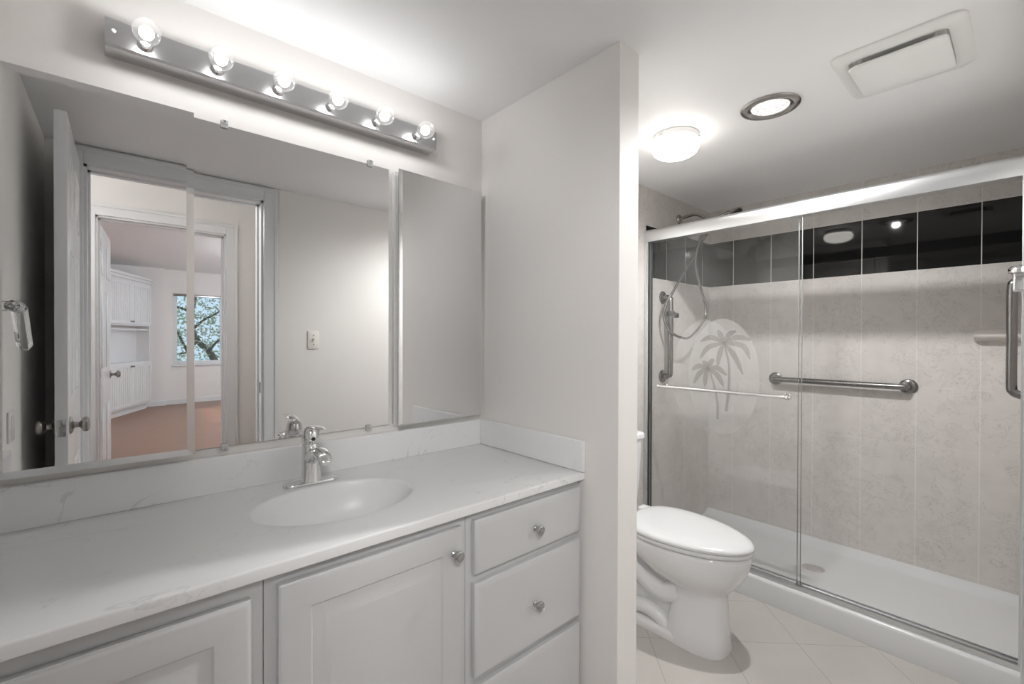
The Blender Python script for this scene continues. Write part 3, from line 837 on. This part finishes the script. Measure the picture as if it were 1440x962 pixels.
# ------------------------------------------------------------------ shower fittings
gb = thing('grab_bar', (WX, .75, 1.03), 'horizontal steel grab bar on the tiled back wall of the shower', 'grab bar', 'shower grab bars')
xb = WX - .058
MB().tube([(WX - .006, 1.078, 1.030), (WX - .03, 1.076, 1.030), (xb + .008, 1.066, 1.030), (xb, 1.040, 1.030), (xb, .75, 1.030), (xb, .46, 1.030), (xb + .008, .434, 1.030), (WX - .03, .424, 1.030), (WX - .006, .422, 1.030)], .0165, 18, 6).build('rail', M['gun'], gb)
for y in (1.078, .422):
    MB().lathe([(.040, 0), (.040, .005), (.034, .010), (.019, .012)], (WX - .0003, y, 1.030), (-1, 0, 0), 30).build('flange', M['gun'], gb)
WT = WY - .004
gv = thing('grab_bar', (2.60, WT, 1.3), 'vertical steel grab bar carrying the hand shower clip beside the shower arm', 'grab bar', 'shower grab bars')
yb_ = WT - .055
gx = 2.605
MB().tube([(gx, WT - .006, 1.545), (gx, WT - .03, 1.545), (gx, yb_ + .008, 1.535), (gx, yb_, 1.510), (gx, yb_, 1.30), (gx, yb_, 1.085), (gx, yb_ + .008, 1.06), (gx, WT - .03, 1.05), (gx, WT - .006, 1.05)], .0165, 18, 6).build('rail', M['gun'], gv)
for z in (1.545, 1.05):
    MB().lathe([(.040, 0), (.040, .005), (.034, .010), (.019, .012)], (gx, WT - .0003, z), (0, -1, 0), 30).build('flange', M['gun'], gv)
hc = thing('hand_shower_clip', (gx, yb_, 1.44), 'black plastic hand shower clip clamped on the vertical grab bar', 'clip')
m_ = MB(); m_.lathe([(.0175, 0), (.026, 0), (.026, .032), (.0175, .032)], (gx, yb_, 1.425), (0, 0, 1), 24, False, False); m_.box(gx + .02, gx + .062, yb_ - .012, yb_ + .010, 1.430, 1.452, .004); m_.box(gx + .058, gx + .082, yb_ - .016, yb_ + .012, 1.418, 1.448, .005)
m_.build('clamp', M['dark'], hc)
sr = thing('grab_bar', (2.79, YD, 1.3), 'tall steel grab bar at the open right end of the shower', 'grab bar', 'shower grab bars')
ye = YD + .0045
MB().tube([(2.79, ye + .006, 1.53), (2.79, ye + .03, 1.53), (2.79, ye + .046, 1.52), (2.79, ye + .052, 1.49), (2.79, ye + .052, 1.30), (2.79, ye + .052, 1.10), (2.79, ye + .046, 1.07), (2.79, ye + .03, 1.058), (2.79, ye + .006, 1.055)], .0165, 18, 6).build('rail', M['gun'], sr)
for z in (1.53, 1.055):
    MB().lathe([(.040, 0), (.040, .005), (.034, .010), (.019, .012)], (2.79, ye + .0003, z), (0, 1, 0), 30).build('flange', M['gun'], sr)
rb = thing('towel_bracket', (2.33, YD, 1.49), 'short polished chrome bracket on the wall beside the shower door opening', 'bracket')
m_ = MB(); m_.box(2.305, 2.345, YD + .0004, YD + .050, 1.447, 1.515, .008, 3); m_.lathe([(.030, 0), (.032, .006), (.030, .016), (.022, .024), (.0, .028)], (2.325, YD + .030, 1.512), (0, 0, 1), 28)
m_.build('post', M['chrome'], rb)

sa = thing('shower_fixture', (2.80, WT, 2.07), 'brushed nickel shower arm and round head above the header rail', 'shower head')
MB().lathe([(.030, 0), (.030, .004), (.024, .012), (.013, .014)], (2.80, WT - .0003, 2.072), (0, -1, 0), 28).build('flange', M['nickel'], sa)
MB().tube([(2.80, WT - .004, 2.072), (2.80, 1.47, 2.078), (2.80, 1.42, 2.082), (2.805, 1.38, 2.072), (2.81, 1.35, 2.05), (2.815, 1.325, 2.015)], .0105, 14, 5).build('arm', M['nickel'], sa)
m_ = MB(); m_.lathe([(.016, 0), (.018, .02), (.014, .03), (.016, .05), (.0, .052)], (2.815, 1.335, 2.03), (.1, -.25, -1), 20)
m_.build('diverter', M['nickel'], sa)
m_ = MB(); m_.tube([(2.815, 1.325, 2.01), (2.815, 1.27, 2.035), (2.815, 1.20, 2.058)], .011, 12, 4); m_.lathe([(.014, 0), (.03, .012), (.052, .024), (.055, .032), (.05, .036), (.0, .036)], (2.815, 1.19, 2.062), (.0, -.55, -.85), 32)
m_.build('head', M['nickel'], sa)
hs = MB(); hs.tube([(2.83, 1.36, 1.985), (2.80, 1.38, 1.90), (2.753, 1.38, 1.762), (2.811, 1.38, 1.633), (2.89, 1.38, 1.501), (2.871, 1.38, 1.408), (2.731, 1.39, 1.306), (2.640, 1.40, 1.290), (2.56, 1.44, 1.330), (2.535, 1.47, 1.42), (2.545, 1.455, 1.51), (2.575, 1.435, 1.57), (2.72, 1.42, 1.73), (2.87, 1.40, 1.91), (2.885, 1.365, 1.975), (2.835, 1.345, 1.99)], .0075, 12, 8)
tag(hs.build('shower_hose', M['gun']), 'grey flexible shower hose looping down from the shower arm', 'hose')
so = thing('soap_dish', (WX, .10, 1.3), 'small beige ceramic soap shelf on the back wall of the shower', 'soap dish')
prof = [(WX - .0004, 1.275), (WX - .02, 1.278), (WX - .055, 1.292), (WX - .062, 1.302), (WX - .060, 1.310), (WX - .05, 1.310), (WX - .012, 1.303), (WX - .008, 1.335), (WX - .0004, 1.335)]
MB().prism(prof, 'Y', .015, .172).build('shelf', M['ceramic'], so, ang=50)
# ------------------------------------------------------------------ bathroom door, seen in the mirror
XDR = -.132
bd = thing('bathroom_door', (XDR - .018, YD, 0), 'white bathroom door standing open, its latch edge towards the mirror', 'door')
dy0, dy1, dz0, dz1 = YD + .016, .632, .012, 2.106
m_ = MB(); m_.box(XDR - .035, XDR, dy0, dy1, dz0, dz1, .0015)
m_.build('leaf', M['door'], bd)
for s_, xf in ((1, XDR), (-1, XDR - .035)):
    for ya, yb in ((dy0 + .11, dy0 + .34), (dy0 + .42, dy1 - .11)):
        for za, zb in ((.20, .78), (1.06, 1.62), (1.74, 1.98)):
            m_ = MB()
            def rct(d, x): return [(x, ya + d, za + d), (x, yb - d, za + d), (x, yb - d, zb - d), (x, ya + d, zb - d)]
            m_.ring([rct(0, xf), rct(.006, xf + s_ * .004), (rct(.016, xf + s_ * .004)), rct(.022, xf + s_ * .0008), rct(.04, xf + s_ * .003)], False, True)
            m_.build('panel', M['door'], bd)
for s_, xf in ((1, XDR), (-1, XDR - .035)):
    kb = MB().lathe([(.033, 0), (.033, .003), (.028, .008), (.014, .012), (.0105, .018), (.0105, .026), (.016, .030), (.026, .036), (.0285, .043), (.027, .050), (.020, .055), (.008, .057), (.0, .057)], (xf, .562, .952), (s_, 0, 0), 32).build('knob', M['nickel'], bd)
m_ = MB(); m_.box(XDR - .030, XDR - .005, dy1 - .001, dy1 + .0018, .922, .982, .0006); m_.cyl((XDR - .0175, dy1, .952), (XDR - .0175, dy1 + .006, .952), .008, 20)
m_.cyl((XDR - .0175, dy1, .974), (XDR - .0175, dy1 + .0024, .974), .003, 12); m_.cyl((XDR - .0175, dy1, .930), (XDR - .0175, dy1 + .0024, .930), .003, 12)
m_.build('latch_plate', M['steel'], bd)
sk = MB(); sk.box(OX1 - .0205, OX1 - .0178, YD - .040, YD - .012, .952, 1.016, .0006)
tag(sk.build('strike_plate', M['steel']), 'small steel strike plate in the bathroom door jamb', 'strike plate')
# light switch on the doorway wall, outlet on the left wall
ls = thing('light_switch', (.979, YD, 1.272), 'ivory toggle light switch plate on the beige wall beside the doorway', 'light switch')
MB().box(.944, 1.014, YD + .0003, YD + .006, 1.214, 1.330, .0025).build('plate', M['ivory'], ls)
m_ = MB(); m_.box(.9735, .9845, YD + .0055, YD + .008, 1.259, 1.285, .001); m_.box(.976, .982, YD + .006, YD + .018, 1.273, 1.283, .001)
m_.build('toggle', M['ivory'], ls)
for z in (1.242, 1.302): MB().cyl((.979, YD + .0055, z), (.979, YD + .0075, z), .0035, 12).build('screw', M['nickel'], ls)
ot = thing('wall_outlet', (XL, .845, 1.0), 'white outlet plate on the left wall above the counter end', 'outlet')
MB().box(XL + .0003, XL + .006, .795, .885, .955, 1.052, .0025).build('plate', M['white'], ot)
m_ = MB(); m_.box(XL + .0055, XL + .008, .823, .857, .970, 1.037, .0015)
m_.build('receptacle', M['ivory'], ot)

# clear acrylic towel holder on the left wall
ah = thing('acrylic_towel_holder', (XL, 1.16, 1.36), 'clear faceted acrylic towel arm on the left wall, reflected at the mirror edge', 'towel holder')
MB().box(XL + .0003, XL + .012, 1.155, 1.205, 1.338, 1.392, .004).build('wall_plate', M['clear'], ah)
m_ = MB(); m_.lathe([(.013, 0), (.013, .044), (.010, .047)], (XL + .0125, 1.18, 1.365), (1, 0, 0), 8); m_.tube([(-.2, 1.185, 1.366), (-.2, 1.12, 1.368), (-.2, 1.075, 1.368)], .015, 8); m_.build('arm', M['clear'], ah, False)
m_ = MB(); m_.lathe([(.013, 0), (.0175, .006), (.0175, .150), (.010, .165), (.0, .166)], (-.2, 1.085, 1.372), (0, -.115, -.13), 6); m_.build('pendant_bar', M['clear'], ah, False)

# ------------------------------------------------------------------ added hall fill lamps (behind the camera)
hl = thing('hall_fill_light', (-.52, -.66, 2.4), 'added fill light, a white glass ceiling lamp in the hall outside the bathroom', 'ceiling light')  # unseen lamp added to fill from the hall
MB().lathe([(.13, 0), (.135, .004), (.135, .02), (.0, .02)], (-.52, -.66, 2.3998), (0, 0, -1), 40).build('fixture_pan', M['white'], hl)
MB().lathe([(.125, 0), (.145, .015), (.15, .035), (.13, .065), (.09, .085), (.04, .094), (.0, .095)], (-.52, -.66, 2.3805), (0, 0, -1), 40).build('glass_bowl', M['hall'], hl)

hs2 = thing('hall_fill_spotlight', (-.36, -.80, 2.4), 'added adjustable fill spotlight on the hall ceiling aimed through the bathroom doorway', 'ceiling light')
aim = (Vector((1.17, 1.0, 1.35)) - Vector((-.36, -.80, 2.24))).normalized()
MB().lathe([(.055, 0), (.055, .012), (.02, .018), (.012, .05), (.0, .05)], (-.36, -.80, 2.3998), (0, 0, -1), 32).build('canopy', M['white'], hs2)
MB().lathe([(.0, -.05), (.035, -.048), (.045, -.03), (.05, .05), (.046, .05), (.042, -.01), (.0, -.01)], (-.36, -.80, 2.29), aim, 32, False, False).build('lamp_head', M['white'], hs2)
hd_ = bpy.data.lights.new('hall_fill_spot', 'SPOT'); hd_.energy = HALL_FILL_W; hd_.spot_size = math.radians(110); hd_.spot_blend = 0.9; hd_.shadow_soft_size = 0.13; hd_.color = (1, .99, .98)  # fill beam added to lift the partition and vanity side
ho_ = bpy.data.objects.new('hall_fill_spot', hd_); C.objects.link(ho_); ho_.location = Vector((-.36, -.80, 2.29)) + aim * .165
ho_.rotation_euler = aim.to_track_quat('-Z', 'Y').to_euler()

# ------------------------------------------------------------------ bedroom things
bl = thing('bedroom_fill_pendant', (2.6, -4.4, BZ), 'added fill light, a white glass pendant hanging unseen in the bedroom', 'pendant light')  # added out of view to brighten the reflected bedroom
MB().lathe([(.06, 0), (.06, .015), (.008, .02), (.008, .30), (.0, .30)], (2.6, -4.4, BZ - .0002), (0, 0, -1), 32).build('canopy', M['white'], bl)
MB().lathe([(.02, 0), (.10, .02), (.17, .08), (.19, .15), (.16, .22), (.11, .26), (.05, .28), (.0, .281)], (2.6, -4.4, BZ - .295), (0, 0, -1), 40).build('glass_shade', M['bed'], bl)
b2 = thing('bedroom_door', (OX0 + .02, HY - .1, 0), 'white bedroom door standing open beyond the hall', 'door')
p0, p1 = Vector((OX0 + .022, HY - .105, 0)), Vector((OX0 + .068, HY - .865, 0))
dirv = (p1 - p0).normalized(); ang_ = math.atan2(dirv.y, dirv.x)
Mx = Matrix.Translation(p0) @ Matrix.Rotation(ang_, 4, 'Z')
Ld = (p1 - p0).length
MB().box(0, Ld, -.035, 0, .012, 2.085, .0015, mat=Mx).build('leaf', M['door'], b2)
for ya, yb in ((.11, .34), (.42, Ld - .11)):
    for za, zb in ((.20, .78), (1.06, 1.62), (1.74, 1.96)):
        m_ = MB(); m_.box(ya, yb, -.0005, .004, za, zb, .003, mat=Mx); m_.build('panel', M['door'], b2)
m_ = MB(); m_.lathe([(.033, 0), (.033, .003), (.014, .010), (.0105, .018), (.0105, .030), (.026, .042), (.0285, .050), (.020, .065), (.0, .067)], (Ld - .065, 0, .985), (0, 1, 0), 28); m_.xform(Mx)
m_.build('knob', M['nickel'], b2)
for z in (.25, 1.05, 1.93):
    m_ = MB(); m_.cyl((OX0 + .024, HY - .104, z - .045), (OX0 + .024, HY - .104, z + .045), .006, 12); m_.build('hinge', M['steel'], b2)

# beadboard corner cabinet
A_, B_ = Vector((-.185, -6.40, 0)), Vector((.39, -7.70, 0))
dv = (B_ - A_).normalized()
Wd = (B_ - A_).length
nrm = Vector((-dv.y, dv.x, 0))          # faces the hall
if nrm.y < 0: nrm = -nrm
ca = thing('linen_cabinet', ((A_ + B_) / 2 - nrm * .12), 'tall white beadboard cabinet with open niche in the bedroom corner', 'cabinet')
Mx = Matrix(((dv.x, -nrm.x, 0, A_.x), (dv.y, -nrm.y, 0, A_.y), (0, 0, 1, 0), (0, 0, 0, 1)))   # x along the front, y into the cabinet
D_ = .22
m_ = MB()
for b_ in ((0, .03, 0, D_, .10, 2.26), (Wd - .03, Wd, 0, D_, .10, 2.26), (.03, Wd - .03, D_ - .02, D_, .10, 2.26), (.03, Wd - .03, 0, D_ - .02, .10, .13), (.03, Wd - .03, 0, D_ - .02, .835, .865), (.03, Wd - .03, 0, D_ - .02, 1.49, 1.52), (.03, Wd - .03, 0, D_ - .02, 2.22, 2.26), (.02, Wd - .02, .05, D_, 0, .10)):
    m_.box(*b_, mat=Mx)
m_.build('cabinet_body', M['cabin'], ca, False)
m_ = MB(); m_.box(-.02, Wd + .02, -.03, D_, 2.26, 2.31, .01, mat=Mx); m_.box(-.04, Wd + .04, -.05, D_, 2.31, 2.36, .012, mat=Mx); m_.build('crown', M['cabin'], ca)
m_ = MB(); m_.box(.04, Wd - .04, .01, .03, 1.415, 1.44, .002, mat=Mx); m_.build('niche_shelf', M['cabin'], ca)
for z0, z1, kz in ((.135, .840, .80), (1.515, 2.225, 1.56)):
    for k in range(2):
        xa = .012 + k * (Wd - .02) / 2; xb_ = xa + (Wd - .02) / 2 - .006
        m_ = MB()
        m_.box(xa, xb_, -.012, -.001, z0, z1, mat=Mx)
        for q in ((xa, xa + .055, z0, z1), (xb_ - .055, xb_, z0, z1), (xa + .055, xb_ - .055, z0, z0 + .055), (xa + .055, xb_ - .055, z1 - .055, z1)):
            m_.box(q[0], q[1], -.024, -.012, q[2], q[3], .002, mat=Mx)
        ns = 9; sw = (xb_ - xa - .11) / ns
        for i in range(ns):
            m_.box(xa + .055 + i * sw + .006, xa + .055 + (i + 1) * sw - .006, -.020, -.012, z0 + .055, z1 - .055, .003, 1, mat=Mx)
        dr = m_.build('door', M['cabin'], ca, False)
        xk = xb_ - .03 if k == 0 else xa + .03
        m_ = MB(); m_.lathe([(.008, 0), (.008, .01), (.016, .018), (.014, .028), (.0, .03)], (xk, -.024, kz), (0, -1, 0), 16); m_.xform(Mx); m_.build('knob', M['nickel'], dr)

# tree outside the bedroom window
random.seed(4)
tr = thing('tree', (1.9, -10.6, -3), 'leafy tree with crooked branches outside the bedroom window', 'tree')
m_ = MB()
brs = [[(2.3, -10.6, -3), (2.2, -10.6, -1), (2.05, -10.6, .4), (1.85, -10.6, .95), (1.62, -10.6, 1.2), (1.45, -10.6, 1.7), (1.55, -10.5, 2.3), (1.5, -10.6, 3.2)],
       [(1.62, -10.6, 1.2), (1.35, -10.5, 1.0), (1.0, -10.5, .9), (.6, -10.6, .95)], [(1.45, -10.6, 1.7), (1.2, -10.6, 1.95), (.9, -10.5, 2.1), (.6, -10.6, 2.6)],
       [(1.85, -10.6, .95), (2.0, -10.4, 1.2), (2.3, -10.4, 1.35), (2.9, -10.4, 1.7)], [(1.5, -10.5, 1.5), (1.75, -10.5, 1.75), (2.1, -10.5, 2.0), (2.5, -10.5, 2.6)], [(1.2, -10.5, .95), (1.05, -10.5, 1.3), (.95, -10.5, 1.6)]]
for i, bpts in enumerate(brs): m_.tube(bpts, (.11, .03) if i == 0 else (.035, .012), 8, 4)
m_.build('branches', M['bark'], tr)
b = bmesh.new()
for i in range(3200):
    base = random.choice(brs)
    p = Vector(random.choice(base[1:] if base is not brs[0] else base[3:])) + Vector((random.gauss(0, .6), random.gauss(0, .35), random.gauss(0, .55)))
    u_ = Vector((random.gauss(0, 1), random.gauss(0, 1), random.gauss(0, 1))).normalized(); w_ = u_.orthogonal().normalized()
    s_ = random.uniform(.02, .06)
    vs = [b.verts.new(p + u_ * s_), b.verts.new(p + w_ * s_ * .5), b.verts.new(p - u_ * s_), b.verts.new(p - w_ * s_ * .5)]
    b.faces.new(vs)
m_ = MB(); m_.merge(b); o_ = m_.build('foliage', M['leaf'], tr, False); o_['kind'] = 'stuff'
